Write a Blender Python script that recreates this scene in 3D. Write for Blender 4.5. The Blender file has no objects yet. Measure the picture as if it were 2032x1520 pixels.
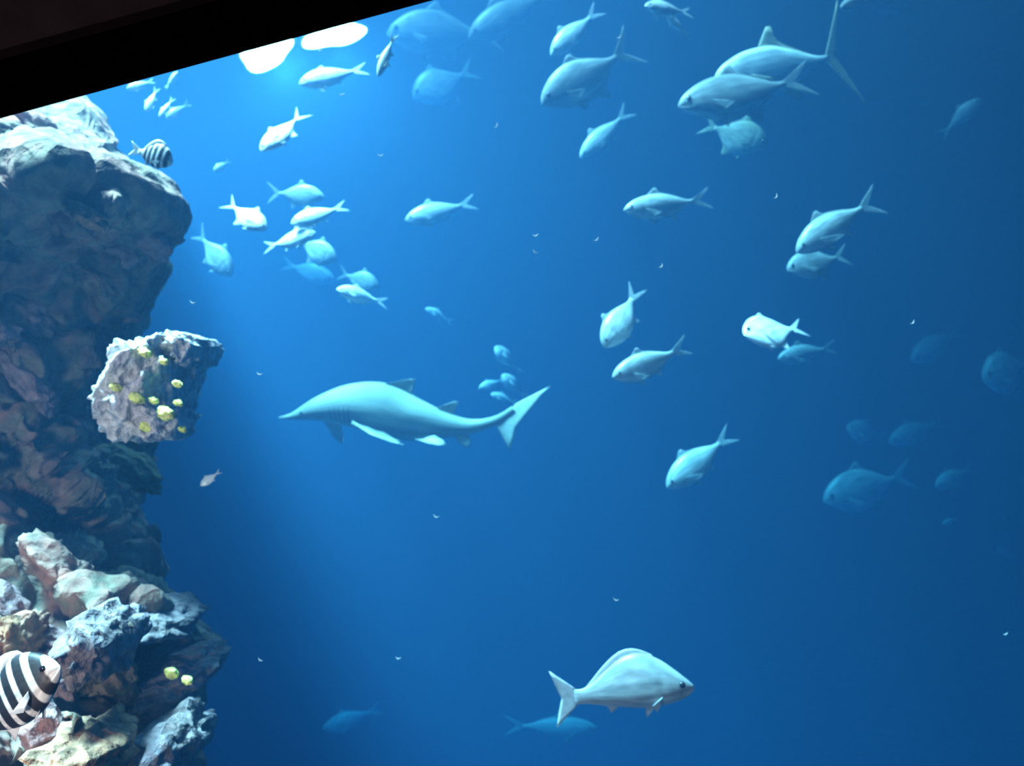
import bpy, bmesh, math, random
from mathutils import Vector, Matrix, noise

random.seed(7)
S = bpy.context.scene
COL = S.collection

# ------------------------------------------------------------------ camera
F = 1700.0                       # focal length in pixels of the 2032 x 1520 frame
TILT = math.atan2(235, 860)      # the hand-held roll: the window head climbs to the right
CAM = Vector((0, 0, 1.6))
RGT = Vector((math.cos(TILT), 0, -math.sin(TILT)))
UPV = Vector((math.sin(TILT), 0, math.cos(TILT)))
FWD = Vector((0, 1, 0))


def P(px, py, d):
    """World point seen at a pixel of the photograph, d metres in front of the camera."""
    return CAM + (FWD + RGT * ((px - 1016) / F) + UPV * ((760 - py) / F)) * d


cam = bpy.data.cameras.new('camera')
cam.sensor_width = 36.0
cam.lens = 36.0 * F / 2032.0
cam.clip_start = 0.02
cam.clip_end = 200
cam.dof.use_dof = True          # a phone that focused short: everything in the tank is a little soft
cam.dof.focus_distance = 1.5
cam.dof.aperture_fstop = 4.5
cob = bpy.data.objects.new('camera', cam)
m = Matrix((RGT, UPV, -FWD)).transposed().to_4x4()
m.translation = CAM
cob.matrix_world = m
COL.objects.link(cob)
S.camera = cob

# ------------------------------------------------------------------ world, lights, exposure
S.view_settings.view_transform = 'Standard'
S.view_settings.look = 'None'
S.view_settings.gamma = 1
S.view_settings.use_curve_mapping = False
S.view_settings.exposure = 0.0
S.cycles.volume_bounces = 1
S.cycles.max_bounces = 6

W = bpy.data.worlds.new('world')
W.use_nodes = True
W.node_tree.nodes['Background'].inputs[0].default_value = (0.5, 0.45, 0.5, 1)
W.node_tree.nodes['Background'].inputs[1].default_value = 0.004
S.world = W


def area(name, loc, aim, sx, sy, power, color, spread=math.pi):
    l = bpy.data.lights.new(name, 'AREA')
    l.shape = 'RECTANGLE'
    l.size, l.size_y = sx, sy
    l.energy, l.color, l.spread = power, color, spread
    o = bpy.data.objects.new(name, l)
    o.location = loc
    d = Vector(aim) - Vector(loc)
    o.rotation_euler = d.to_track_quat('-Z', 'Y').to_euler()
    COL.objects.link(o)
    return o


def spot(name, loc, aim, power, color, angle=120, radius=0.3, blend=0.8):
    l = bpy.data.lights.new(name, 'SPOT')
    l.energy, l.color = power, color
    l.spot_size, l.spot_blend, l.shadow_soft_size = math.radians(angle), blend, radius
    o = bpy.data.objects.new(name, l)
    o.location = loc
    d = Vector(aim) - Vector(loc)
    o.rotation_euler = d.to_track_quat('-Z', 'Y').to_euler()
    COL.objects.link(o)
    return o


SURFACE = 7.0
# daylight and lamps above the open tank, coming down through the surface in front of the frame's top
area('tank_light', (-5.4, 4.8, 28.0), (-4.6, 6.0, -4), 8.0, 7.0, 12700, (1.0, 0.95, 1.0), math.radians(46))
# flood lamps that hang at the surface, just under the window head in the picture
LAMP = [P(560, 88, 11.2), P(670, 72, 11.6)]
spot('flood_light', LAMP[0] + Vector((0, -.3, -.35)), P(800, 900, 8), 2000, (1.0, 0.70, 0.6), 140, .25)
spot('flood_light', LAMP[1] + Vector((0, -.3, -.35)), P(1100, 900, 9), 900, (1.0, 0.70, 0.6), 140, .25)
# unseen warm fill added on the viewing side to brighten the near rock
spot('rock_fill_light', (-1.6, -2.2, 2.0), P(160, 800, 3.2), 1000, (1.0, 0.72, 0.66), 76, .5, 1.0)


# ------------------------------------------------------------------ helpers
def new_mat(name):
    m = bpy.data.materials.new(name)
    m.use_nodes = True
    nt = m.node_tree
    return m, nt, nt.nodes['Principled BSDF']


def N(nt, kind, **kw):
    n = nt.nodes.new(kind)
    for k, v in kw.items():
        setattr(n, k, v)
    return n


def ramp(nt, fac, stops, interp='LINEAR'):
    r = N(nt, 'ShaderNodeValToRGB')
    r.color_ramp.interpolation = interp
    e = r.color_ramp.elements
    while len(e) < len(stops):
        e.new(0.5)
    for i, (p, c) in enumerate(stops):
        e[i].position = p
        e[i].color = (*c, 1)
    nt.links.new(fac, r.inputs[0])
    return r.outputs[0]


def mesh_obj(name, verts, faces, mat, parent=None, smooth=True, attrs=None):
    me = bpy.data.meshes.new(name)
    me.from_pydata([tuple(v) for v in verts], [], faces)
    me.validate()
    bm = bmesh.new()
    bm.from_mesh(me)
    bmesh.ops.recalc_face_normals(bm, faces=bm.faces)
    bm.to_mesh(me)
    bm.free()
    if smooth:
        me.polygons.foreach_set('use_smooth', [True] * len(me.polygons))
    if attrs:
        for k, vals in attrs.items():
            a = me.attributes.new(k, 'FLOAT', 'POINT')
            a.data.foreach_set('value', vals)
    me.materials.append(mat)
    o = bpy.data.objects.new(name, me)
    COL.objects.link(o)
    if parent is not None:
        o.parent = parent
    return o


def tag(o, label=None, cat=None, group=None, kind=None):
    if label:
        o['label'] = label
    if cat:
        o['category'] = cat
    if group:
        o['group'] = group
    if kind:
        o['kind'] = kind
    return o


def empty(name, matrix):
    o = bpy.data.objects.new(name, None)
    o.empty_display_size = .1
    o.matrix_world = matrix
    COL.objects.link(o)
    return o


def box(name, lo, hi, mat, parent=None):
    x0, y0, z0 = lo
    x1, y1, z1 = hi
    v = [(x0, y0, z0), (x1, y0, z0), (x1, y1, z0), (x0, y1, z0), (x0, y0, z1), (x1, y0, z1), (x1, y1, z1), (x0, y1, z1)]
    f = [(0, 3, 2, 1), (4, 5, 6, 7), (0, 1, 5, 4), (1, 2, 6, 5), (2, 3, 7, 6), (3, 0, 4, 7)]
    return mesh_obj(name, v, f, mat, parent, smooth=False)


def lerp_table(tab, x):
    if x <= tab[0][0]:
        return tab[0][1:]
    for a, b in zip(tab, tab[1:]):
        if x <= b[0]:
            t = (x - a[0]) / (b[0] - a[0])
            return tuple(p + (q - p) * t for p, q in zip(a[1:], b[1:]))
    return tab[-1][1:]


def smooth_table(tab, x):
    """Catmull-Rom through the rows of a table whose first column is the parameter."""
    n = len(tab)
    if x <= tab[0][0]:
        return tab[0][1:]
    if x >= tab[-1][0]:
        return tab[-1][1:]
    for i in range(n - 1):
        if x <= tab[i + 1][0]:
            a, b = tab[i], tab[i + 1]
            p, q = tab[max(i - 1, 0)], tab[min(i + 2, n - 1)]
            h = b[0] - a[0]
            t = (x - a[0]) / h
            out = []
            for k in range(1, len(a)):
                ma = (b[k] - p[k]) / max(b[0] - p[0], 1e-6) * h
                mb = (q[k] - a[k]) / max(q[0] - a[0], 1e-6) * h
                t2, t3 = t * t, t * t * t
                out.append((2 * t3 - 3 * t2 + 1) * a[k] + (t3 - 2 * t2 + t) * ma + (-2 * t3 + 3 * t2) * b[k] + (t3 - t2) * mb)
            return tuple(out)


# ------------------------------------------------------------------ setting materials
def flat_mat(name, c1, c2, scale, rough=.8, bump=.1):
    m, nt, b = new_mat(name)
    tc = N(nt, 'ShaderNodeTexCoord')
    nz = N(nt, 'ShaderNodeTexNoise')
    nz.inputs['Scale'].default_value = scale
    nz.inputs['Detail'].default_value = 5
    nt.links.new(tc.outputs['Object'], nz.inputs['Vector'])
    nt.links.new(ramp(nt, nz.outputs['Fac'], [(.3, c1), (.7, c2)]), b.inputs['Base Color'])
    b.inputs['Roughness'].default_value = rough
    bp = N(nt, 'ShaderNodeBump')
    bp.inputs['Strength'].default_value = bump
    nt.links.new(nz.outputs['Fac'], bp.inputs['Height'])
    nt.links.new(bp.outputs[0], b.inputs['Normal'])
    return m


M_TANK = flat_mat('painted_tank_wall', (.01, .07, .2), (.015, .09, .25), .6)
M_FLOOR = flat_mat('tank_sand', (.18, .17, .14), (.26, .25, .2), 3)
M_HEAD = flat_mat('dark_plaster', (.004, .0035, .005), (.006, .005, .007), 25, .9, .2)
M_HEAD.node_tree.nodes['Principled BSDF'].inputs['Specular IOR Level'].default_value = 0
M_LIP = flat_mat('soffit_shade_black', (.0012, .001, .0014), (.002, .0015, .002), 18, 1, .1)  # near black: the shade on the head's underside is put into the colour
M_LIP.node_tree.nodes['Principled BSDF'].inputs['Specular IOR Level'].default_value = 0

m, nt, b = new_mat('acrylic_pane')
nt.nodes.remove(b)
tr = N(nt, 'ShaderNodeBsdfTransparent')
tr.inputs[0].default_value = (.97, .985, .99, 1)
nt.links.new(tr.outputs[0], nt.nodes['Material Output'].inputs['Surface'])
M_PANE = m

# sea water: red dies first, blue scatters most (coefficients per metre)
SIG_S = (0.0028, 0.0105, 0.022)
SIG_A = (0.210, 0.074, 0.040)
m, nt, b = new_mat('sea_water')
nt.nodes.remove(b)
sc = N(nt, 'ShaderNodeVolumeScatter')
ab = N(nt, 'ShaderNodeVolumeAbsorption')
ks, ka = max(SIG_S), max(SIG_A)
sc.inputs['Color'].default_value = (*[s / ks for s in SIG_S], 1)
sc.inputs['Density'].default_value = ks
sc.inputs['Anisotropy'].default_value = 0.25
ab.inputs['Color'].default_value = (*[1 - a / ka for a in SIG_A], 1)
ab.inputs['Density'].default_value = ka
ad = N(nt, 'ShaderNodeAddShader')
nt.links.new(sc.outputs[0], ad.inputs[0])
nt.links.new(ab.outputs[0], ad.inputs[1])
nt.links.new(ad.outputs[0], nt.nodes['Material Output'].inputs['Volume'])
M_WATER = m

# ------------------------------------------------------------------ setting
Z_SOF = 1.6 + .4553 * 1.20
tag(box('wall_front', (-9, 1.05, Z_SOF + .012), (9, 1.195, 4.6), M_HEAD), kind='structure')
tag(box('trim_1', (-9, 1.048, Z_SOF), (9, 1.20, Z_SOF + .012), M_LIP), kind='structure')
tag(box('ceiling', (-9, -6, 4.6), (9, 1.29, 4.8), M_HEAD), kind='structure')
tag(box('window_1', (-9, 1.20, -3.0), (9, 1.29, 4.6), M_PANE), kind='structure')
tag(box('water', (-14, 1.30, -12), (18, 34, SURFACE + .1), M_WATER), kind='structure')
tag(box('wall_back', (-13.9, 33.4, -11.9), (17.9, 33.8, 8.5), M_TANK), kind='structure')
tag(box('wall_left', (-13.9, 1.4, -11.9), (-13.5, 33.4, 8.5), M_TANK), kind='structure')
tag(box('wall_right', (17.5, 1.4, -11.9), (17.9, 33.4, 8.5), M_TANK), kind='structure')
tag(box('floor', (-13.5, 1.4, -11.95), (17.5, 33.4, -11.6), M_FLOOR), kind='structure')


# ------------------------------------------------------------------ rock
def rock_mat(name, cols, scale=2.2, bump=.6):
    m, nt, b = new_mat(name)
    tc = N(nt, 'ShaderNodeTexCoord')
    n1 = N(nt, 'ShaderNodeTexNoise')
    n1.inputs['Scale'].default_value = scale
    n1.inputs['Detail'].default_value = 8
    n1.inputs['Roughness'].default_value = .62
    n2 = N(nt, 'ShaderNodeTexNoise')
    n2.inputs['Scale'].default_value = scale * 7
    n2.inputs['Detail'].default_value = 6
    vo = N(nt, 'ShaderNodeTexVoronoi')
    vo.inputs['Scale'].default_value = scale * 5
    for n in (n1, n2, vo):
        nt.links.new(tc.outputs['Object'], n.inputs['Vector'])
    c1 = ramp(nt, n1.outputs['Fac'], list(zip((.30, .42, .52, .60, .72), cols)))
    c2 = ramp(nt, n2.outputs['Fac'], [(.3, (.45, .45, .45)), (.62, (1.25, 1.2, 1.15))])
    mx = N(nt, 'ShaderNodeMix', data_type='RGBA', blend_type='MULTIPLY')
    mx.inputs['Factor'].default_value = .8
    nt.links.new(c1, mx.inputs['A'])
    nt.links.new(c2, mx.inputs['B'])
    nt.links.new(mx.outputs['Result'], b.inputs['Base Color'])
    b.inputs['Roughness'].default_value = .9
    b.inputs['Specular IOR Level'].default_value = .2
    bp = N(nt, 'ShaderNodeBump')
    bp.inputs['Strength'].default_value = bump
    bp.inputs['Distance'].default_value = .06
    ma = N(nt, 'ShaderNodeMath', operation='ADD')
    nt.links.new(n2.outputs['Fac'], ma.inputs[0])
    nt.links.new(vo.outputs['Distance'], ma.inputs[1])
    nt.links.new(ma.outputs[0], bp.inputs['Height'])
    nt.links.new(bp.outputs[0], b.inputs['Normal'])
    return m


M_ROCK = rock_mat('brown_reef_rock', [(.07, .05, .045), (.26, .15, .12), (.20, .18, .13), (.36, .18, .14), (.42, .36, .28)])
M_PALE = rock_mat('pale_encrusted_rock', [(.25, .22, .25), (.55, .52, .56), (.72, .70, .70), (.60, .55, .62), (.85, .84, .78)], 5)
M_LILAC = rock_mat('lilac_encrusted_rock', [(.12, .09, .10), (.22, .17, .19), (.26, .22, .23), (.25, .19, .18), (.33, .29, .29)], 4)
M_MAUVE = rock_mat('mauve_rock', [(.10, .06, .06), (.30, .17, .16), (.34, .22, .22), (.40, .20, .18), (.45, .36, .33)], 3)
M_OLIVE = rock_mat('olive_turf_rock', [(.08, .07, .04), (.22, .19, .11), (.30, .27, .15), (.26, .20, .13), (.42, .38, .24)], 3)
M_RUST = rock_mat('rust_rock', [(.16, .08, .05), (.38, .18, .10), (.42, .24, .15), (.36, .16, .11), (.46, .30, .20)], 4)
M_YELLOW = rock_mat('yellow_coral', [(.70, .70, .12), (.85, .85, .18), (.92, .92, .25), (.90, .88, .22), (.95, .95, .45)], 6, .4)

EDGE = [(60, 70), (150, 128), (195, 168), (225, 205), (262, 224), (300, 246), (330, 292), (360, 338), (395, 366), (430, 372), (470, 350),
        (510, 334), (560, 326), (600, 306), (640, 280), (690, 268), (760, 270), (830, 290), (880, 312), (930, 312), (1000, 288), (1060, 302),
        (1110, 332), (1160, 330), (1200, 384), (1230, 402), (1272, 446), (1305, 430), (1340, 402), (1390, 386), (1450, 380), (1520, 386), (1660, 392)]
# depth of the left border and of the right silhouette by image row
DEPTH = [(60, 7.2, 7.4), (150, 5.0, 5.2), (200, 4.25, 4.45), (270, 3.5, 3.85), (330, 3.02, 3.55), (380, 2.95, 3.5), (430, 2.95, 3.5), (520, 3.0, 3.7), (640, 3.0, 4.1), (760, 3.0, 4.3), (900, 2.95, 4.3),
         (1000, 2.85, 4.1), (1100, 2.7, 3.75), (1200, 2.55, 3.3), (1350, 2.35, 3.0), (1520, 2.1, 2.7), (1660, 1.9, 2.5)]
# bumps: px, py, radius along, radius across, angle (deg, down to the right), metres towards the camera
BUMPS = [(60, 300, 130, 40, 48, .35), (250, 380, 120, 55, 35, .18), (190, 440, 50, 22, 20, .22), (120, 400, 90, 30, 50, -.25), (215, 575, 70, 40, 20, .2),
         (215, 800, 160, 70, 75, -.7), (130, 960, 140, 26, 48, .45), (110, 1020, 110, 38, 45, -.35), (190, 1110, 110, 30, 62, -.4), (120, 1120, 60, 40, 30, .3),
         (195, 1260, 90, 26, 70, .4), (285, 1290, 60, 50, 20, -.35), (320, 1205, 70, 18, 22, .45), (60, 700, 120, 60, 50, .2), (40, 560, 90, 40, 60, -.2),
         (270, 920, 60, 40, 30, .25), (240, 1420, 90, 30, 20, -.3), (330, 1470, 60, 50, 30, .3), (130, 1480, 120, 40, 20, .25), (40, 900, 100, 40, 40, -.18)]


def rock_depth(px, py):
    d = 0
    for bx, by, ra, rb, an, am in BUMPS:
        c, s = math.cos(math.radians(an)), math.sin(math.radians(an))
        u = ((px - bx) * c + (py - by) * s) / ra
        v = (-(px - bx) * s + (py - by) * c) / rb
        q = u * u + v * v
        if q < 9:
            d -= am * math.exp(-q)
    return d


def crag_depth(px, py):
    xe, = smooth_table(EDGE, py)
    dl, ds = smooth_table(DEPTH, py)
    un = min(1.0, (px + 300) / (xe + 300))
    return dl + (ds - dl) * un ** 2.2 + rock_depth(px, py) * (1 - un ** 12)


def build_crag(parent):
    rows, cols, wrap = 320, 190, 30
    V, Fc, FD = [], [], []
    for j in range(rows + 1):
        py = 60 + (1660 - 60) * j / rows
        xe, = smooth_table(EDGE, py)
        dl, ds = smooth_table(DEPTH, py)
        xe += 9 * noise.noise(Vector((py * .035, 3.1, 0))) + 5 * noise.noise(Vector((py * .11, 7.7, 0)))
        for i in range(cols + wrap + 1):
            if i <= cols:
                u = i / cols
                px = -300 + (xe + 300) * (1 - (1 - u) ** 1.6)
                un = (px + 300) / (xe + 300)
                d = dl + (ds - dl) * un ** 2.2 + .55 * un ** 26
                d += rock_depth(px, py) * (1 - un ** 12)
                fade = 1 - .75 * un ** 14
            else:
                w = (i - cols) / wrap
                px = xe - 240 * w ** 1.6
                d = ds + .55 + 5.0 * w
                fade = .25 + .75 * w
            V.append(P(px, py, d))
            FD.append(fade * (1 - .55 * max(0.0, min(1.0, (400 - py) / 80))))
    st = cols + wrap + 1
    for j in range(rows):
        for i in range(cols + wrap):
            k = j * st + i
            Fc.append((k, k + 1, k + st + 1, k + st))
    # break the smooth mass up along its own normals: boulders, knuckles, pits
    st = cols + wrap + 1
    V2 = []
    for j in range(rows + 1):
        for i in range(st):
            k = j * st + i
            du = V[j * st + min(i + 1, st - 1)] - V[j * st + max(i - 1, 0)]
            dv = V[min(j + 1, rows) * st + i] - V[max(j - 1, 0) * st + i]
            nn = dv.cross(du).normalized()
            q = V[k]
            g = q * 1.7
            w3 = q + Vector((noise.noise(g), noise.noise(g + Vector((31, 7, 3))), noise.noise(g + Vector((5, 19, 41))))) * .22
            a = .17 * noise.noise(w3 * 1.4)
            a += .20 * (abs(noise.noise(w3 * 2.6 + Vector((4, 1, 9)))) - .25)
            a += .11 * (abs(noise.noise(w3 * 6.0)) - .25) + .05 * noise.noise(w3 * 12) + .022 * noise.noise(w3 * 26)
            V2.append(q + nn * (a * FD[k]))
    return mesh_obj('crag', V2, Fc, M_ROCK, parent)


def build_lump(name, px, py, d, rx, ry, rd, ang, mat, parent, seed, amp=.28, freq=2.6, sub=4, boxy=1.0):
    """A weathered lump of reef: a squashed ball broken up by ridged noise, sizes in metres through the pixel scale at its depth."""
    bm = bmesh.new()
    bmesh.ops.create_icosphere(bm, subdivisions=sub, radius=1)
    k = d / F
    c, s = math.cos(math.radians(ang)), math.sin(math.radians(ang))
    base = P(px, py, d)
    off = Vector((seed * 3.7, seed * 1.3, seed * 2.1))
    V = []
    for v in bm.verts:
        n = v.co
        a = 1 + amp * (noise.ridged_multi_fractal(n * freq * .5 + off, .9, 2.2, 5, 1.0, 2.0) - 1.1) * .55 + amp * .9 * noise.noise(n * freq + off) + amp * .35 * noise.noise(n * freq * 4 + off)
        n = Vector([math.copysign(abs(t) ** boxy, t) for t in n])
        q = n * a
        x, z = q.x * rx * k, q.z * ry * k
        V.append(base + RGT * (x * c + z * s) + UPV * (-x * s + z * c) + FWD * (q.y * rd))
    Fc = [tuple(v.index for v in f.verts) for f in bm.faces]
    bm.free()
    return mesh_obj(name, V, Fc, mat, parent)


rock = empty('reef_rock', Matrix.Translation(P(60, 1500, 3.6)))
tag(rock, 'towering brown and mauve reef rock filling the left side of the tank', 'rock')
INV = rock.matrix_world.inverted()
parts = [build_crag(None)]
ledge = build_lump('ledge', 304, 768, 2.95, 54, 100, .28, 10, M_PALE, None, 1, .24, 3.0, 5, .72)
parts.append(ledge)
ledge['label'] = 'pale encrusted ledge dotted with yellow coral'
parts.append(build_lump('outcrop', 378, 694, 3.05, 35, 30, .22, 14, M_PALE, None, 2, .22, 3.0, 5, .65))
parts.append(build_lump('outcrop', 244, 790, 2.82, 32, 26, .16, 20, M_PALE, None, 3, .3, 2.6, 4, .8))
parts.append(build_lump('outcrop', 322, 836, 2.88, 44, 32, .2, 16, M_PALE, None, 4, .3, 2.6, 4, .8))
parts.append(build_lump('outcrop', 366, 1335, crag_depth(366, 1335) - .04, 62, 34, .3, -4, M_LILAC, None, 5, .34))
parts.append(build_lump('outcrop', 322, 1222, crag_depth(322, 1222) - .04, 66, 20, .25, 18, M_LILAC, None, 6, .34))
parts.append(build_lump('outcrop', 205, 1270, crag_depth(205, 1270) - .04, 38, 62, .25, -18, M_LILAC, None, 7, .34))
parts.append(build_lump('outcrop', 330, 1492, crag_depth(330, 1492) - .04, 54, 60, .3, 10, M_LILAC, None, 8, .34))
parts.append(build_lump('outcrop', 165, 1508, crag_depth(165, 1508) - .04, 74, 34, .25, 30, M_RUST, None, 9, .45))
parts.append(build_lump('outcrop', 178, 430, crag_depth(178, 430) + .02, 40, 20, .12, 30, M_RUST, None, 10, .3))
parts.append(build_lump('outcrop', 30, 1272, crag_depth(30, 1272) - .04, 26, 46, .15, -8, M_RUST, None, 11, .5))
rr = random.Random(11)
placed = []
while len(placed) < 46:
    py = rr.uniform(250, 1560)
    xe, = smooth_table(EDGE, py)
    px = rr.uniform(-60, xe - 30)
    if any((px - a) ** 2 + (py - c) ** 2 < 62 ** 2 for a, c in placed) or (200 < px and 640 < py < 890):
        continue
    placed.append((px, py))
    big = rr.uniform(34, 74)
    parts.append(build_lump('outcrop', px, py, crag_depth(px, py) + .04, big, big * rr.uniform(.35, .6), big * crag_depth(px, py) / F * .8, rr.uniform(15, 60),
                            rr.choice([M_ROCK, M_ROCK, M_ROCK, M_MAUVE, M_MAUVE, M_OLIVE]), None, 60 + len(placed), .36, 2.2))
for o in parts:
    mw = INV
    o.data.transform(mw)
    o.parent = rock
# yellow coral knobs growing on the ledge: a sub-part each
for k, (cx, cy, r, d) in enumerate([(286, 700, 13, 2.69), (330, 821, 18, 2.67), (271, 790, 15, 2.67), (230, 768, 12, 2.67), (290, 847, 13, 2.71), (325, 718, 9, 2.69),
                                    (352, 762, 10, 2.73), (354, 800, 9, 2.75), (362, 852, 9, 2.79), (305, 795, 9, 2.67)]):
    o = build_lump('coral_knob', cx, cy, d, r, r * .7, r * d / F, 28, M_YELLOW, None, 20 + k, .35, 2.5, 3)
    o.data.transform(INV)
    o.parent = ledge
for k, (cx, cy, r, d) in enumerate([(340, 1336, 14, crag_depth(366, 1335) - .30), (372, 1350, 11, crag_depth(366, 1335) - .30)]):
    o = build_lump('coral_knob', cx, cy, d, r, r * .7, r * d / F, 28, M_YELLOW, None, 40 + k, .35, 2.5, 3)
    o.data.transform(INV)
    o.parent = parts[5]


# ------------------------------------------------------------------ fish materials
def fish_mat(name, back, flank, belly, rough=.42, spec=.5, stripes=None):
    m, nt, b = new_mat(name)
    at = N(nt, 'ShaderNodeAttribute', attribute_name='dorsoventral')
    col = ramp(nt, at.outputs['Fac'], [(0.0, belly), (.38, flank), (.66, flank), (1.0, back)])  # natural pale belly, lightened further to lift the shade underneath
    tc = N(nt, 'ShaderNodeTexCoord')
    nz = N(nt, 'ShaderNodeTexNoise')
    nz.inputs['Scale'].default_value = 1
    nz.inputs['Detail'].default_value = 4
    al0 = N(nt, 'ShaderNodeAttribute', attribute_name='along')
    oi = N(nt, 'ShaderNodeObjectInfo')
    cb = N(nt, 'ShaderNodeCombineXYZ')
    for sck, k_, src in (('X', 5, al0.outputs['Fac']), ('Y', 9, at.outputs['Fac']), ('Z', 50, oi.outputs['Random'])):
        mm = N(nt, 'ShaderNodeMath', operation='MULTIPLY')
        mm.inputs[1].default_value = k_
        nt.links.new(src, mm.inputs[0])
        nt.links.new(mm.outputs[0], cb.inputs[sck])
    nt.links.new(cb.outputs[0], nz.inputs['Vector'])
    v = ramp(nt, nz.outputs['Fac'], [(.32, (.55, .57, .58)), (.68, (1.15, 1.15, 1.12))])
    mx = N(nt, 'ShaderNodeMix', data_type='RGBA', blend_type='MULTIPLY')
    mx.inputs['Factor'].default_value = 1
    nt.links.new(col, mx.inputs['A'])
    nt.links.new(v, mx.inputs['B'])
    out = mx.outputs['Result']
    if stripes:
        al = N(nt, 'ShaderNodeAttribute', attribute_name='along')
        st = ramp(nt, al.outputs['Fac'], stripes)
        m2 = N(nt, 'ShaderNodeMix', data_type='RGBA', blend_type='MULTIPLY')
        m2.inputs['Factor'].default_value = 1
        nt.links.new(out, m2.inputs['A'])
        nt.links.new(st, m2.inputs['B'])
        out = m2.outputs['Result']
    nt.links.new(out, b.inputs['Base Color'])
    b.inputs['Roughness'].default_value = rough
    b.inputs['Specular IOR Level'].default_value = spec
    vo = N(nt, 'ShaderNodeTexVoronoi')
    vo.inputs['Scale'].default_value = 110
    nt.links.new(tc.outputs['Object'], vo.inputs['Vector'])
    bp = N(nt, 'ShaderNodeBump')
    bp.inputs['Strength'].default_value = .05
    bp.inputs['Distance'].default_value = .004
    nt.links.new(vo.outputs['Distance'], bp.inputs['Height'])
    nt.links.new(bp.outputs[0], b.inputs['Normal'])
    return m


FM = {
    'white': fish_mat('glint_painted_skin', (.80, .86, .84), (.92, .94, .93), (.95, .95, .95), .35, .7),  # albedo raised so the lamps' glint is painted into the flanks
    'silver': fish_mat('silver_skin', (.40, .46, .42), (.46, .50, .48), (.75, .77, .77), .38, .6),
    'grey': fish_mat('grey_skin', (.24, .28, .26), (.28, .31, .30), (.58, .60, .60), .45, .4),
    'bream': fish_mat('silver_bream_skin', (.34, .38, .38), (.38, .41, .42), (.55, .57, .58), .42, .5),
    'jack': fish_mat('silver_jack_skin', (.72, .80, .76), (.56, .62, .60), (.74, .76, .76), .4, .5),
    'olive': fish_mat('olive_skin', (.26, .28, .18), (.32, .34, .25), (.42, .44, .38), .5, .4),
    'dusky': fish_mat('haze_dimmed_skin', (.14, .16, .14), (.20, .22, .20), (.28, .30, .28), .5, .4),  # darkened colour stands in for haze dimming the faint distant fish
    'shark': fish_mat('shark_skin', (.23, .27, .22), (.25, .29, .25), (.70, .72, .70), .7, .2),
}
_w, _k = (1, 1, 1), (.03, .03, .035)
_st = []
for c0 in (.14, .31, .47, .62, .76):
    _st += [(c0 - .055, _w), (c0 - .043, _k), (c0 + .043, _k), (c0 + .055, _w)]
FM['striped'] = fish_mat('striped_skin', (.85, .85, .78), (.85, .87, .84), (.80, .82, .80), .5, .4, _st)


def plain_mat(name, c, rough):
    m, nt, b = new_mat(name)
    tc = N(nt, 'ShaderNodeTexCoord')
    wv = N(nt, 'ShaderNodeTexNoise')
    wv.inputs['Scale'].default_value = 40
    nt.links.new(tc.outputs['Object'], wv.inputs['Vector'])
    nt.links.new(ramp(nt, wv.outputs['Fac'], [(.3, tuple(x * .8 for x in c)), (.7, tuple(min(1, x * 1.1) for x in c))]), b.inputs['Base Color'])
    b.inputs['Roughness'].default_value = rough
    return m


def fin_mat(name, c, clear):
    m = plain_mat(name, c, .5)
    nt = m.node_tree
    b = nt.nodes['Principled BSDF']
    tr = N(nt, 'ShaderNodeBsdfTransparent')
    mx = N(nt, 'ShaderNodeMixShader')
    mx.inputs[0].default_value = clear
    nt.links.new(b.outputs[0], mx.inputs[1])
    nt.links.new(tr.outputs[0], mx.inputs[2])
    nt.links.new(mx.outputs[0], nt.nodes['Material Output'].inputs['Surface'])
    return m


FIN = {'white': fin_mat('bright_fin', (.75, .80, .80), .45), 'silver': fin_mat('silver_fin', (.46, .52, .50), .5), 'grey': fin_mat('grey_fin', (.28, .33, .31), .45),
       'olive': fin_mat('olive_fin', (.40, .42, .26), .3), 'dusky': fin_mat('haze_dimmed_fin', (.18, .20, .18), .3), 'bream': fin_mat('bream_fin', (.48, .50, .52), .12),
       'jack': fin_mat('olive_jack_fin', (.46, .46, .30), .15), 'shark': fin_mat('shark_fin', (.25, .29, .25), .1), 'striped': fin_mat('striped_fish_fin', (.75, .78, .78), .15)}
M_EYE = plain_mat('fish_eye', (.015, .015, .02), .15)
M_SLIT = plain_mat('gill_slit_shade', (.05, .06, .06), .8)

# body profiles: t from snout to tail root, top, bottom, half width (in body heights h = 1 => max about .5 each side)
PROFILE = {
    'jack': [(0, .02, .03, .015), (.04, .16, .12, .09), (.12, .30, .24, .17), (.25, .44, .40, .23), (.40, .50, .50, .24), (.55, .47, .49, .21), (.70, .33, .36, .15), (.84, .16, .18, .08), (.93, .075, .08, .05), (1, .07, .07, .03)],
    'bream': [(0, .03, .05, .02), (.04, .18, .13, .10), (.12, .38, .22, .18), (.24, .54, .33, .23), (.38, .60, .40, .24), (.54, .54, .40, .20), (.70, .37, .31, .14), (.84, .19, .18, .08), (.94, .11, .11, .05), (1, .12, .12, .03)],
    'snapper': [(0, .03, .06, .02), (.05, .13, .14, .09), (.14, .29, .20, .18), (.26, .47, .25, .23), (.42, .60, .27, .24), (.56, .56, .24, .20), (.70, .39, .20, .14), (.84, .19, .15, .08), (.94, .11, .12, .05), (1, .13, .13, .03)],
    'slim': [(0, .03, .03, .03), (.05, .18, .16, .14), (.14, .33, .31, .26), (.28, .46, .45, .34), (.44, .50, .50, .35), (.60, .44, .45, .29), (.75, .30, .31, .19), (.88, .14, .15, .10), (.95, .09, .09, .07), (1, .10, .10, .04)],
}
HEIGHT = {'jack': .34, 'bream': .36, 'slim': .25, 'snapper': .40}


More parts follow.
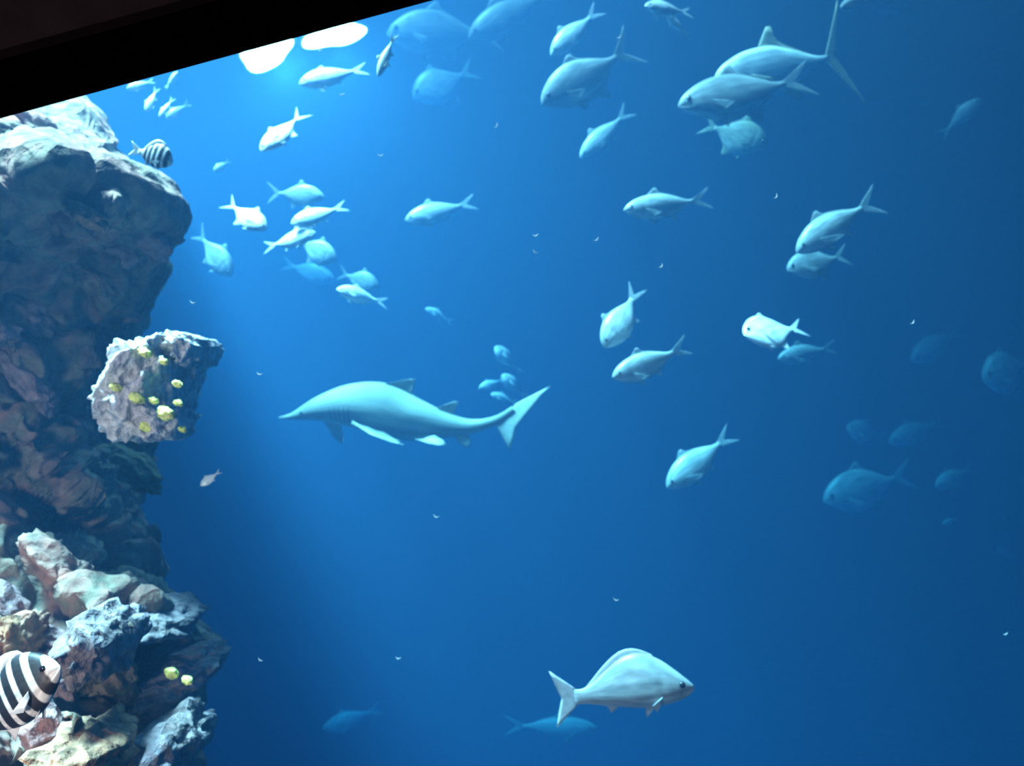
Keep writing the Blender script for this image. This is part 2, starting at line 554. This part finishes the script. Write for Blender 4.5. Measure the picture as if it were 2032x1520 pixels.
class Frame:
    """Bends a straight fish: x runs from the snout (0) to the tail (-1, in lengths), y sideways, z to the back."""

    def __init__(self, L, bv, bh):
        self.L, self.bv, self.bh = L, bv, bh

    def __call__(self, x, y, z):
        s = -x
        q = max(0.0, s - .25) / .75
        f = max(0.0, .25 - s) / .25
        zz = z + self.bv * (q * q - .0) + self.bv * .12 * f
        yy = y + self.bh * q * q
        # turn the cross-section with the bend
        k = 2 * self.bv * q / .75
        xx = x + z * math.sin(math.atan(k))
        k2 = 2 * self.bh * q / .75
        xx += y * math.sin(math.atan(k2))
        return Vector(((xx + .5) * self.L, yy * self.L, zz * self.L))


def fin_sheet(name, base, tip, thick, frame, mat, parent, rows=4, wave=.0):
    """A thin solid web between a base line and a free edge, thicker at the base, with raised rays."""
    n = len(base)
    V, Fc = [], []
    for side in (1, -1):
        for r in range(rows + 1):
            t = r / rows
            for i in range(n):
                a, b = base[i], tip[i]
                p = a.lerp(b, t)
                ray = 1.0 if i % 2 == 0 else .55
                h = thick * (1 - .85 * t) * ray
                w = wave * t * math.sin(i * 1.3)
                V.append((p, side * h + w))
    # normal of the sheet: the base-to-tip direction crossed with the base direction
    d1 = (tip[n // 2] - base[n // 2])
    d2 = (base[-1] - base[0]) if (base[-1] - base[0]).length > 1e-5 else (tip[-1] - tip[0])
    nn = d1.cross(d2)
    nn = nn.normalized() if nn.length > 1e-9 else Vector((0, 1, 0))
    VV = []
    for p, h in V:
        q = p + nn * h
        VV.append(frame(q.x, q.y, q.z))
    st = n
    half = (rows + 1) * n
    for s in (0, 1):
        for r in range(rows):
            for i in range(n - 1):
                k = s * half + r * st + i
                Fc.append((k, k + 1, k + st + 1, k + st))
    for i in range(n - 1):
        k = rows * st + i
        Fc.append((k, k + 1, half + k + 1, half + k))
        Fc.append((i, i + 1, half + i + 1, half + i))
    for r in range(rows):
        for e in (0, n - 1):
            k = r * st + e
            Fc.append((k, k + st, half + k + st, half + k))
    return mesh_obj(name, VV, Fc, mat, parent)


def ball(name, c, r, frame, mat, parent, squash=.5):
    bm = bmesh.new()
    bmesh.ops.create_icosphere(bm, subdivisions=2, radius=1)
    V = [frame(c.x + v.co.x * r, c.y + v.co.y * r * squash, c.z + v.co.z * r) for v in bm.verts]
    Fc = [tuple(v.index for v in f.verts) for f in bm.faces]
    bm.free()
    return mesh_obj(name, V, Fc, mat, parent)


def fish(name, kind, head, tail, dh, dt, label, mat='silver', h=1.0, lean=0, bv=0, bh=0, group=None, flip=False, wide=1.0,
         tail_span=1.0, tail_len=1.0, dorsal=1.0, full=True, updir=None, pect=1.0):
    dt = dh + (dt - dh) * .5
    A, B = P(*head, dh), P(*tail, dt)
    L = (A - B).length
    ax = (A - B).normalized()
    view = ((A + B) / 2 - CAM).normalized()
    up = Vector((0, 0, 1)) if updir is None else (RGT * updir[0] - UPV * updir[1])
    up = (up - ax * up.dot(ax)).normalized()
    if flip:
        up = -up
    tc = (-view - ax * (-view).dot(ax))
    tc = (tc - up * tc.dot(up))
    tc = tc.normalized() if tc.length > 1e-6 else ax.cross(up)
    c, s = math.cos(math.radians(lean)), math.sin(math.radians(lean))
    up2 = (up * c + tc * s).normalized()
    lat = up2.cross(ax).normalized()
    M = Matrix((ax, lat, up2)).transposed().to_4x4()
    M.translation = (A + B) / 2
    root = empty(name, M)
    tag(root, label, 'fish', group)
    fr = Frame(L, bv, bh)
    prof = PROFILE[kind]
    H = HEIGHT[kind] * h
    BL = .80                                # body share of the whole length
    nt_, na = (34, 24) if full else (22, 16)
    V, Fc, dv, al = [], [], [], []
    for i in range(nt_ + 1):
        t = (i / nt_) ** 1.25
        tp, bt, w = smooth_table(prof, t)
        w *= wide * .82
        x = -t * BL
        gill = 1.0
        if .23 < t < .30:
            gill = .955                     # step behind the gill cover
        for j in range(na):
            a = 2 * math.pi * j / na
            ca, sa = math.cos(a), math.sin(a)
            y = math.copysign(abs(ca) ** .85, ca) * w * gill
            z = sa * (tp if sa > 0 else bt)
            if t < .10 and -.5 < sa < -.1:
                y *= .72                    # mouth line
            V.append(fr(x, y * H, z * H))
            dv.append(.5 + .5 * sa)
            al.append(t)
    tipi = len(V)
    V.append(fr(.004, 0, -.004 * H))
    dv.append(.5)
    al.append(0)
    end = len(V)
    V.append(fr(-BL - .004, 0, 0))
    dv.append(.5)
    al.append(1)
    for i in range(nt_):
        for j in range(na):
            k, k2 = i * na + j, i * na + (j + 1) % na
            Fc.append((k, k2, k2 + na, k + na))
    for j in range(na):
        Fc.append((tipi, (j + 1) % na, j))
        Fc.append((end, nt_ * na + j, nt_ * na + (j + 1) % na))
    body = mesh_obj('body', V, Fc, FM[mat], root, attrs={'dorsoventral': dv, 'along': al})
    fm = FIN[mat]
    # tail fin: two swept lobes
    ph = smooth_table(prof, 1)[0] * H
    span = {'jack': .175, 'bream': .14, 'slim': .122, 'snapper': .19}[kind] * tail_span
    nv = 15
    n0, n1 = {'snapper': (.62, .42), 'bream': (.5, .55)}.get(kind, (.30, .78))
    base, tip = [], []
    for k in range(nv):
        v = -1 + 2 * k / (nv - 1)
        base.append(Vector((-BL + .012, 0, v * ph)))
        av = abs(v)
        tip.append(Vector((-BL - (1 - BL) * tail_len * (n0 + n1 * av ** 1.25), 0, math.copysign(span * (.22 * av + .78 * av ** 1.5), v))))
    fin_sheet('caudal_fin', base, tip, .006, fr, fm, root, 6)

    def top(t):
        return smooth_table(prof, t)[0] * H

    def bot(t):
        return smooth_table(prof, t)[1] * H

    # dorsal fin
    t0, t1, hh = {'jack': (.42, .90, .062), 'bream': (.26, .88, .075), 'slim': (.36, .84, .06), 'snapper': (.30, .90, .034)}[kind]
    base, tip = [], []
    n = 13
    for k in range(n):
        u = k / (n - 1)
        t = t0 + (t1 - t0) * u
        z = top(t) - .012 * H
        if kind in ('bream', 'snapper'):
            g = (math.sin(math.pi * min(1, u * .86 + .14)) ** .7) * (1 if u < .5 else .95)
        else:
            g = math.exp(-((u - .10) / .16) ** 2) * 1.0 + .28 * (1 - u)
            g *= min(1, u * 9 + .1)
        base.append(Vector((-t * BL, 0, z)))
        tip.append(Vector((-t * BL - hh * .75 * g, 0, z + hh * g * dorsal + .004)))
    fin_sheet('dorsal_fin', base, tip, .005, fr, fm, root, 3)
    # anal fin
    t0, t1, hh = {'jack': (.56, .90, .075), 'bream': (.62, .86, .06), 'slim': (.62, .84, .05), 'snapper': (.64, .84, .035)}[kind]
    base, tip = [], []
    n = 9
    for k in range(n):
        u = k / (n - 1)
        t = t0 + (t1 - t0) * u
        z = -bot(t) + .012 * H
        g = (math.exp(-((u - .12) / .2) ** 2) + .25 * (1 - u)) * min(1, u * 8 + .1)
        base.append(Vector((-t * BL, 0, z)))
        tip.append(Vector((-t * BL - hh * .8 * g, 0, z - hh * g - .003)))
    fin_sheet('anal_fin', base, tip, .005, fr, fm, root, 3)
    for sd in (1, -1):
        # pectoral fin: leaves the flank behind the gill cover and trails back and out
        w = smooth_table(prof, .29)[2] * H * wide
        base, tip = [], []
        n = 7
        for k in range(n):
            u = k / (n - 1)
            b0 = Vector((-.27 * BL - .012 * u, sd * w * .93, -.07 * H - .10 * H * u))
            ln = .17 * pect * (1 - .55 * u)
            base.append(b0)
            tip.append(b0 + Vector((-ln * .80, sd * ln * .42, -ln * .42 - .03 * u)))
        fin_sheet('pectoral_fin', base, tip, .004, fr, fm, root, 3)
        if full:
            base, tip = [], []
            n = 6
            for k in range(n):
                u = k / (n - 1)
                t = .33 + .05 * u
                b0 = Vector((-t * BL, sd * .05 * H * wide, -bot(t) * .96))
                ln = .085 * (1 - .5 * u)
                base.append(b0)
                tip.append(b0 + Vector((-ln * .8, sd * ln * .3, -ln * .7)))
            fin_sheet('pelvic_fin', base, tip, .004, fr, fm, root, 2)
        te = .095
        we = smooth_table(prof, te)[2] * H * wide
        ball('eye', Vector((-te * BL, sd * we * .80, top(te) * .32)), .10 * H * .55, fr, M_EYE, root, .6)
    return root


# ------------------------------------------------------------------ shark
def shark():
    spine = [(0, 553, 829, 1), (.06, 580, 826, 7), (.16, 634, 812, 26), (.27, 695, 806, 44), (.38, 755, 812, 53), (.5, 812, 832, 47), (.62, 868, 842, 31), (.74, 918, 848, 19), (.84, 955, 844, 12.5), (.92, 990, 832, 9), (1, 1020, 812, 7)]
    D = lambda t: 6.9 - .25 * t
    root = empty('shark', Matrix.Translation(P(780, 825, 6.8)))
    tag(root, 'large grey shark with pointed snout swimming left across mid tank', 'shark')
    inv = root.matrix_world.inverted()
    k = 6.8 / F

    def frame(t):
        x, y, r = smooth_table(spine, t)
        x2, y2, _ = smooth_table(spine, min(1, t + .02))
        x1, y1, _ = smooth_table(spine, max(0, t - .02))
        c = P(x, y, D(t))
        ax = (P(x1, y1, D(max(0, t - .02))) - P(x2, y2, D(min(1, t + .02)))).normalized()
        up = UPV + FWD * -.25
        up = (up - ax * up.dot(ax)).normalized()
        lat = up.cross(ax).normalized()
        return c, ax, up, lat, r * k

    V, Fc, dv, al = [], [], [], []
    n, na = 56, 28
    for i in range(n + 1):
        t = i / n
        c, ax, up, lat, r = frame(t)
        flat = 1.15 - .3 * t                       # broad head, slim tail stalk
        for j in range(na):
            a = 2 * math.pi * j / na
            ca, sa = math.cos(a), math.sin(a)
            rz = r * (1.0 if sa > 0 else .92)
            y = ca * r * flat
            if t < .16 and -.75 < sa < -.35:
                rz *= .86                           # mouth under the snout
            V.append(inv @ (c + lat * y + up * (sa * rz)))
            dv.append(max(0, min(1, .5 + .62 * sa + .12)))
            al.append(t)
    for i in range(n):
        for j in range(na):
            p, q = i * na + j, i * na + (j + 1) % na
            Fc.append((p, q, q + na, p + na))
    Fc.append(tuple(range(na)))
    Fc.append(tuple(n * na + j for j in range(na)))
    mesh_obj('body', V, Fc, FM['shark'], root, attrs={'dorsoventral': dv, 'along': al})

    def web(name, base, tip, thick, mat=FIN['shark'], rows=5):
        ident = lambda x, y, z: inv @ Vector((x, y, z))
        return fin_sheet(name, base, tip, thick, ident, mat, root, rows)

    def pix(seq, d):
        return [P(x, y, d) for x, y in seq]

    # first and second dorsal, swept back
    web('dorsal_fin', pix([(752, 766), (762, 768), (774, 772), (786, 778), (800, 786), (812, 794)], 6.78),
        pix([(765, 762), (790, 756), (815, 752), (826, 753), (822, 764), (818, 780)], 6.74), .012)
    web('second_dorsal_fin', pix([(862, 813), (870, 818), (880, 823), (892, 829)], 6.72), pix([(880, 804), (902, 796), (910, 797), (904, 814)], 6.70), .008)
    # pectorals: the near one hangs below the belly, the far one shows behind the head
    web('pectoral_fin', pix([(698, 838), (712, 844), (728, 850), (744, 856), (760, 860)], 6.52), pix([(735, 862), (775, 877), (800, 882), (800, 880), (792, 876)], 6.28), .014)
    web('pectoral_fin', pix([(640, 828), (652, 834), (664, 838), (676, 842)], 7.05), pix([(655, 858), (668, 874), (680, 880), (682, 866)], 7.25), .012)
    web('pelvic_fin', pix([(824, 872), (838, 872), (850, 868), (862, 864)], 6.58), pix([(850, 880), (872, 884), (886, 883), (880, 874)], 6.5), .008)
    web('pelvic_fin', pix([(830, 872), (842, 872), (852, 868), (862, 864)], 6.85), pix([(855, 878), (870, 882), (880, 882), (876, 874)], 6.95), .008)
    web('anal_fin', pix([(900, 864), (910, 864), (920, 863), (928, 862)], 6.68), pix([(912, 880), (926, 888), (932, 886), (934, 872)], 6.66), .006)
    # heterocercal tail: a long raised upper lobe and a short lower one
    web('caudal_fin', pix([(985, 843), (992, 838), (1002, 828), (1012, 817), (1022, 804), (1026, 800)], 6.66),
        pix([(1012, 893), (1018, 872), (1022, 850), (1040, 826), (1080, 778), (1092, 766)], 6.6), .010, rows=7)
    # gill slits and eye on both flanks
    for sd in (1, -1):
        for g in range(5):
            t = .215 + .018 * g
            c, ax, up, lat, r = frame(t)
            flat = 1.15 - .3 * t
            base, tip = [], []
            for q in range(5):
                a = math.radians(-30 + 13 * q)
                p = c + lat * (sd * r * flat * math.cos(a) * 1.004) + up * (r * math.sin(a))
                base.append(p)
                tip.append(p - ax * .012)
            web('gill_slit', base, tip, .003, M_SLIT, 1)
        c, ax, up, lat, r = frame(.105)
        e = c + lat * (sd * r * 1.06) + up * (r * .35)
        ident = lambda x, y, z: inv @ Vector((x, y, z))
        ball('eye', e, .014, ident, M_EYE, root, .8)
    return root


shark()

# ------------------------------------------------------------------ the fish, one call each
# near the bottom
fish('sea_bream', 'snapper', (1376, 1362), (1082, 1386), 3.35, 3.45, 'large bright silver sea bream alone near the bottom edge, facing right', 'bream', h=1.04, lean=-6, bv=-.012, tail_span=1.0, tail_len=.72, pect=.55)
fish('silver_fish', 'slim', (1184, 1444), (1000, 1440), 12.5, 12.8, 'faint slender fish passing below the tail of the large bream', 'dusky', h=.9)
fish('grey_fish', 'slim', (640, 1448), (757, 1404), 16.5, 16.8, 'faint blue grey fish low in the water between rock and bream', 'grey', h=1.2)
# right of the middle
fish('silver_fish', 'slim', (1200, 690), (1272, 572), 5.6, 5.9, 'pale green fish diving steeply, second column right of the shark', 'silver', h=1.55, lean=-18, bv=.05, tail_span=1.1)
fish('silver_fish', 'slim', (1216, 750), (1368, 692), 5.4, 5.7, 'silver fish with bright back below the steeply diving pale green fish', 'silver', h=1.25, lean=4, bv=.05)
fish('jack_fish', 'jack', (1476, 664), (1596, 650), 5.2, 5.5, 'gleaming white rounded fish at middle right, brightest on that side', 'white', h=1.7, lean=-34, wide=.75)
fish('silver_fish', 'slim', (1544, 712), (1658, 688), 8.6, 8.901, 'dim blue fish just below the gleaming white rounded fish', 'grey', h=1.15)
fish('silver_fish', 'slim', (1324, 968), (1454, 858), 6.6, 6.831, 'cyan fish diving down left, alone in open water at lower right', 'silver', h=1.35, lean=-8, pect=1.25)
fish('silver_fish', 'slim', (1238, 418), (1410, 398), 6.0, 6.3, 'silver fish with forked tail level in the upper middle right', 'silver', h=1.1, lean=0, bv=.03)
fish('silver_fish', 'slim', (1580, 500), (1738, 385), 5.8, 6.003, 'bright fish diving with olive tail raised, above a lilac fish', 'silver', h=1.15, lean=-4, bv=-.06, pect=1.4, tail_span=1.3)
fish('jack_fish', 'jack', (1562, 536), (1684, 505), 6.6, 6.831, 'lilac grey fish tucked under the head of the bright diving fish', 'grey', h=1.25, lean=-10, pect=1.2)
# top right giants
fish('giant_jack', 'jack', (1418, 158), (1700, 112), 7, 7.245, 'largest jack, bright backed with tall olive sickle tail, top right', 'jack', h=.95, lean=2, bv=.04, tail_span=2.05, tail_len=.8, dorsal=1.9)
fish('grey_jack', 'jack', (1346, 212), (1612, 158), 6.2, 6.417, 'big blue grey jack overlapping the front of the largest jack', 'grey', h=.95, lean=-6, bv=.02, tail_span=.8)
fish('dusky_fish', 'jack', (1522, 292), (1392, 244), 8.6, 8.901, 'dusky green fish facing right beneath the two big jacks', 'olive', h=1.5, lean=0)
fish('grey_jack', 'jack', (1076, 208), (1262, 92), 6.8, 7.038, 'grey jack with upright pale tail left of the two big jacks', 'grey', h=1.12, lean=4, bv=.02, tail_span=1.1, dorsal=.8)
fish('silver_fish', 'slim', (1094, 110), (1190, 16), 7.6, 7.866, 'slim blue fish angled down just above the grey jack with upright tail', 'silver', h=1.2, lean=-8)
fish('silver_fish', 'slim', (1152, 314), (1250, 216), 8.4, 8.694, 'small blue fish angled down just below the grey jack with upright tail', 'silver', h=1.05, lean=-6)
fish('silver_fish', 'slim', (1280, 12), (1372, 26), 5.8, 6.2, 'pale blue fish at the top edge, upper of a close pair', 'silver', h=1.2, lean=-15)
fish('silver_fish', 'slim', (1324, 32), (1370, 74), 6.4, 6.8, 'small pale fish of the top edge pair, lower one pointing up left', 'silver', h=1.1, full=False)
fish('grey_fish', 'slim', (1668, 16), (1716, -8), 6.5, 6.7, 'small grey fish cut by the top edge above the sickle tail', 'grey', h=1.1, full=False)
fish('grey_fish', 'slim', (1740, 26), (1830, -12), 14.8, 15.5, 'very faint fish cut by the top edge right of the sickle tail', 'grey', h=1.0, full=False)
# faint ones on the far right
fish('grey_fish', 'slim', (1946, 196), (1866, 270), 9.6, 9.936, 'dim green grey fish swimming up near the right edge, under the corner', 'grey', h=1.35)
fish('grey_fish', 'slim', (1966, 132), (2012, 78), 19.8, 20.1, 'barely visible fish in the upper right corner', 'dusky', h=1.2, full=False)
fish('grey_fish', 'slim', (1808, 716), (1914, 652), 13, 13.455, 'faint fish at middle right angled down left, beside a rounder one', 'grey', h=1.4)
fish('grey_fish', 'jack', (1950, 752), (2060, 720), 11.5, 11.9025, 'faint round fish cut by the right edge at middle height', 'grey', h=1.9)
fish('grey_fish', 'jack', (1680, 848), (1760, 872), 13, 13.455, 'faint fish, left one of a pair above the broad dim fish', 'grey', h=1.3)
fish('grey_fish', 'slim', (1764, 878), (1876, 834), 13.4, 13.869, 'faint long fish, right one of a pair above the broad dim fish', 'grey', h=1.3)
fish('dusky_fish', 'jack', (1634, 994), (1812, 938), 11.6, 12.006, 'broad dim fish low on the right, larger than its faint neighbours', 'grey', h=1.25)
fish('grey_fish', 'slim', (1856, 966), (1930, 926), 12.5, 12.9, 'small grey fish to the right of the broad dim fish', 'grey', h=1.4)
fish('grey_fish', 'slim', (1870, 1040), (1900, 1028), 13.2, 13.4, 'tiny fish below the small grey fish at lower right', 'silver', h=1.1, full=False)
fish('grey_fish', 'slim', (1978, 1088), (2018, 1102), 14.2, 14.4, 'tiny fish near the right edge at lower right', 'grey', h=1.1, full=False)
# upper middle
fish('grey_jack', 'jack', (820, 194), (944, 136), 12.5, 12.9375, 'dim grey jack near the top middle under two huge dark fish', 'grey', h=1.55, lean=-4)
fish('dusky_jack', 'jack', (768, 66), (1000, 62), 11.5, 11.9025, 'huge dim jack with arched back beside the window head', 'dusky', h=1.15, lean=4, bv=-.02)
fish('dusky_jack', 'slim', (930, 76), (1110, -26), 11, 11.385, 'huge dim fish cut by the top edge, right of the arched one', 'dusky', h=1.2, lean=0)
fish('olive_fish', 'slim', (750, 152), (784, 66), 4.6, 4.7, 'thin pale olive fish hanging upright beside the glare of the lamps', 'jack', h=.75, lean=0, tail_span=.7)
fish('silver_fish', 'slim', (594, 166), (728, 134), 6.6, 6.9, 'bright silver fish directly under the glare of the lamps', 'white', h=1.25, lean=-20, bv=-.02)
fish('silver_fish', 'jack', (518, 300), (606, 222), 5.2, 5.5, 'gleaming white fish angled down left below the lamps', 'white', h=1.05, lean=-34, wide=1.0, bv=.02)
fish('silver_fish', 'slim', (804, 438), (944, 400), 8, 8.28, 'cyan fish level in open water above the shark', 'silver', h=1.15, lean=-8)
# the school by the rock
fish('silver_fish', 'jack', (644, 392), (532, 378), 8, 8.28, 'topmost fish of the school by the rock, arched and facing right', 'silver', h=.95, bv=-.04)
fish('silver_fish', 'jack', (528, 456), (448, 400), 5.5, 5.7, 'gleaming white fish of the school, nearest to the rock', 'white', h=1.15, lean=-34, wide=1.0)
fish('silver_fish', 'slim', (578, 444), (688, 408), 6.3, 6.6, 'bright fish of the school facing left beneath its arched topmost fish', 'white', h=1.3, lean=-22)
fish('silver_fish', 'slim', (626, 462), (524, 492), 6.3, 6.6, 'bright slim fish of the school pointing up right', 'white', h=1.2, lean=-22)
fish('silver_fish', 'jack', (668, 520), (582, 472), 8.6, 8.901, 'cyan fish behind the bright slim one, heading down right', 'silver', h=1.3, lean=0)
fish('grey_fish', 'slim', (664, 556), (560, 522), 13.5, 14.1, 'faint blue fish at the lower left of the school', 'grey', h=1.3)
fish('silver_fish', 'jack', (752, 572), (672, 540), 9.4, 9.729, 'cyan fish arching over the bright one at the end of the school', 'grey', h=1.3, lean=0)
fish('silver_fish', 'slim', (668, 574), (768, 602), 6.8, 7.2, 'bright fish facing left at the lower right end of the school', 'white', h=1.25, lean=-10)
fish('grey_fish', 'slim', (844, 612), (898, 640), 10.4, 10.7, 'small faint blue fish alone between the school and the shark', 'silver', h=1.2, full=False)
fish('grey_fish', 'jack', (460, 548), (390, 458), 8.4, 8.694, 'dim cyan fish diving beside the brown rock face', 'grey', h=1.15, lean=-8)
fish('grey_fish', 'slim', (424, 340), (456, 318), 8.2, 8.4, 'small faint fish right of the striped fish by the rock top', 'silver', h=1.3, full=False)
fish('pale_fish', 'slim', (398, 964), (438, 934), 3, 3.05, 'small pale fish alone beside the rock below the pale ledge', 'white', h=1.5, lean=-15, full=False)
# tight cluster behind the shark's tail
fish('silver_fish', 'slim', (982, 688), (1034, 742), 9.6, 10.0, 'uppermost blue fish in the cluster behind the shark tail', 'silver', h=1.5)
fish('silver_fish', 'slim', (996, 744), (1046, 792), 9.2, 9.6, 'middle blue fish in the cluster behind the shark tail', 'silver', h=1.5)
fish('silver_fish', 'slim', (950, 772), (1000, 752), 10.2, 10.4, 'leftmost blue fish in the cluster behind the shark tail', 'silver', h=1.3, full=False)
fish('silver_fish', 'slim', (974, 782), (1026, 800), 9.8, 10.0, 'lowest blue fish in the cluster behind the shark tail', 'silver', h=1.2, full=False)
# bright fish at the surface between rock and lamps
fish('silver_fish', 'slim', (316, 232), (344, 194), 6.4, 6.5, 'thin bright fish at the surface by the rock, pointing down left', 'white', h=.9, lean=-20, full=False)
fish('silver_fish', 'slim', (290, 222), (312, 174), 6.6, 6.7, 'thin bright fish at the surface, left of its down pointing twin', 'white', h=1.2, lean=-20, full=False)
fish('silver_fish', 'slim', (352, 142), (328, 176), 7.2, 7.3, 'small pale fish touching the window head above the surface fish', 'white', h=1.2, lean=-20, full=False)
fish('silver_fish', 'slim', (252, 176), (306, 160), 7.0, 7.2, 'pale fish touching the window head, leftmost of the surface fish', 'white', h=1.3, lean=-10, full=False)
fish('grey_fish', 'slim', (330, 236), (376, 204), 7.8, 8.0, 'faint fish at the surface, lower right of the thin bright ones', 'silver', h=1.3, full=False)
# striped fish
fish('striped_fish', 'bream', (342, 324), (258, 294), 3.1, 3.16, 'small black and white striped fish at the top of the rock', 'striped', h=1.35, lean=0, tail_span=1.1)
fish('striped_fish', 'bream', (118, 1322), (-78, 1482), 1.75, 1.85, 'close striped fish cut by the left edge near the bottom', 'striped', h=1.2, lean=-10)

# ------------------------------------------------------------------ lamps at the surface
M_HOUSE = plain_mat('lamp_housing', (.35, .37, .38), .4)
m, nt, b = new_mat('lamp_glow')
b.inputs['Base Color'].default_value = (.9, .95, 1, 1)
b.inputs['Emission Color'].default_value = (.92, .96, 1, 1)
b.inputs['Emission Strength'].default_value = 45
M_GLOW = m


def lamp(c, r0, r1, ang, label, seed):
    """An oval flood lamp, outline wavy as if through ripples, hung face down and tilted to the window: bowl, rim, domed diffuser, hanger."""
    nrm = (CAM + Vector((0, 3, 0)) - c + Vector((0, 0, -2.0))).normalized()
    xa = (RGT * math.cos(ang) + UPV * math.sin(ang))
    xa = (xa - nrm * xa.dot(nrm)).normalized()
    ya = nrm.cross(xa)
    M = Matrix((xa, ya, nrm)).transposed().to_4x4()
    M.translation = c
    root = empty('flood_lamp', M)
    tag(root, label, 'lamp')

    def lathe(name, prof, mat):
        n = 32
        V, Fc = [], []
        for r, z in prof:
            for j in range(n):
                a = 2 * math.pi * j / n
                q = 1 + .10 * math.sin(2 * a + seed) + .08 * math.sin(3 * a + 2 * seed) + .05 * math.sin(5 * a + seed)  # wobble builds the ripples' bending of the lamp light into the outline
                V.append((q * r * r0 * math.cos(a), q * r * r1 * math.sin(a), z * min(r0, r1)))
        for i in range(len(prof) - 1):
            for j in range(n):
                k, k2 = i * n + j, i * n + (j + 1) % n
                Fc.append((k, k2, k2 + n, k + n))
        Fc.append(tuple(range(n)))
        Fc.append(tuple((len(prof) - 1) * n + j for j in range(n)))
        return mesh_obj(name, V, Fc, mat, root)

    lathe('diffuser', [(.93, 0), (.90, .10), (.75, .22), (.5, .32), (.2, .37), (.02, .38)], M_GLOW)
    lathe('housing', [(1.0, .03), (1.04, 0), (1.02, -.12), (.8, -.5), (.4, -.75), (.05, -.8)], M_HOUSE)
    top_ = Vector((c.x, c.y, SURFACE + 1.2))
    inv = M.inverted()
    V, Fc = [], []
    a0 = c - nrm * min(r0, r1) * .6
    for q in (a0, top_):
        for j in range(8):
            a = 2 * math.pi * j / 8
            V.append(inv @ (q + Vector((.02 * math.cos(a), .02 * math.sin(a), 0))))
    Fc = [(j, (j + 1) % 8, 8 + (j + 1) % 8, 8 + j) for j in range(8)] + [tuple(range(8)), tuple(range(8, 16))]
    mesh_obj('hanger', V, Fc, M_HOUSE, root)
    return root


lamp(P(528, 104, 11.2), .36, .23, .25, 'left glaring flood lamp half hidden by the window head', .4)
lamp(P(664, 70, 11.6), .44, .17, .22, 'right glaring flood lamp, longer one under the window head', 2.1)

# ------------------------------------------------------------------ drifting food flakes
M_FLAKE = plain_mat('food_flake', (.38, .40, .38), .6)
FLAKE_AT = ['left of the raised olive tail of the diving fish', 'in open water right above the shark tail, the brighter of two', 'just above the snout of the shark', 'alone at middle right, right of the gleaming white fish',
            'alone above the tail of the large bottom bream', 'right of the rock foot at lower left', 'beside the rock above the pale ledge', 'standing for the dot of glare under the flood lamps', 'above the steeply diving pale green fish',
            'above the grey jack with upright tail', 'under the bright fish below the lamps', 'between the lamps and the cyan fish above the shark', 'below the forked silver fish of the upper middle', 'in open water below the shark tail',
            'low in open water left of the large bottom bream', 'right above the shark tail, lower and dimmer of two', 'in open water above the cyan fish over the shark', 'near the right edge at lower right']
for (fx, fy, d, a), where in zip([(1540, 390, 2.6, 60), (1063, 467, 2.8, 10), (515, 742, 2.6, -10), (1811, 640, 2.8, 45), (1222, 1190, 2.8, -20), (516, 1309, 2.6, -35), (382, 600, 2.7, -15), (635, 100, 3.4, 0),  # the flake under the lamps stands in for a dot of their glare
                     (1312, 528, 3.0, 50), (1228, 74, 3.2, 20), (679, 187, 3.0, 10), (755, 308, 3.2, 0), (1184, 475, 3.2, 40), (865, 1025, 3.4, -20), (790, 1306, 3.4, -5), (1062, 500, 3.3, -30), (985, 250, 3.4, 60), (1995, 1258, 3.4, 15)], FLAKE_AT):
    ca, sa = math.cos(math.radians(a)), math.sin(math.radians(a))
    c = P(fx, fy, d)
    M = Matrix((RGT * ca + UPV * sa, FWD, UPV * ca - RGT * sa)).transposed().to_4x4()
    M.translation = c
    k = d / F
    V, Fc = [], []
    nseg = 9
    for i in range(nseg):
        u = -1 + 2 * i / (nseg - 1)
        x, z = u * 5.5 * k, (u * u - .4) * 3.6 * k
        w = (1.1 - .8 * abs(u)) * 1.15 * k
        for q in range(6):
            b_ = 2 * math.pi * q / 6
            V.append((x, math.cos(b_) * w * 1.4, z + math.sin(b_) * w))
    for i in range(nseg - 1):
        for q in range(6):
            k1, k2 = i * 6 + q, i * 6 + (q + 1) % 6
            Fc.append((k1, k2, k2 + 6, k1 + 6))
    Fc += [tuple(range(6)), tuple((nseg - 1) * 6 + q for q in range(6))]
    o = mesh_obj('food_flake', V, Fc, M_FLAKE)
    o.matrix_world = M
    tag(o, 'tiny curled food flake ' + where, 'flake', 'drifting food flakes')
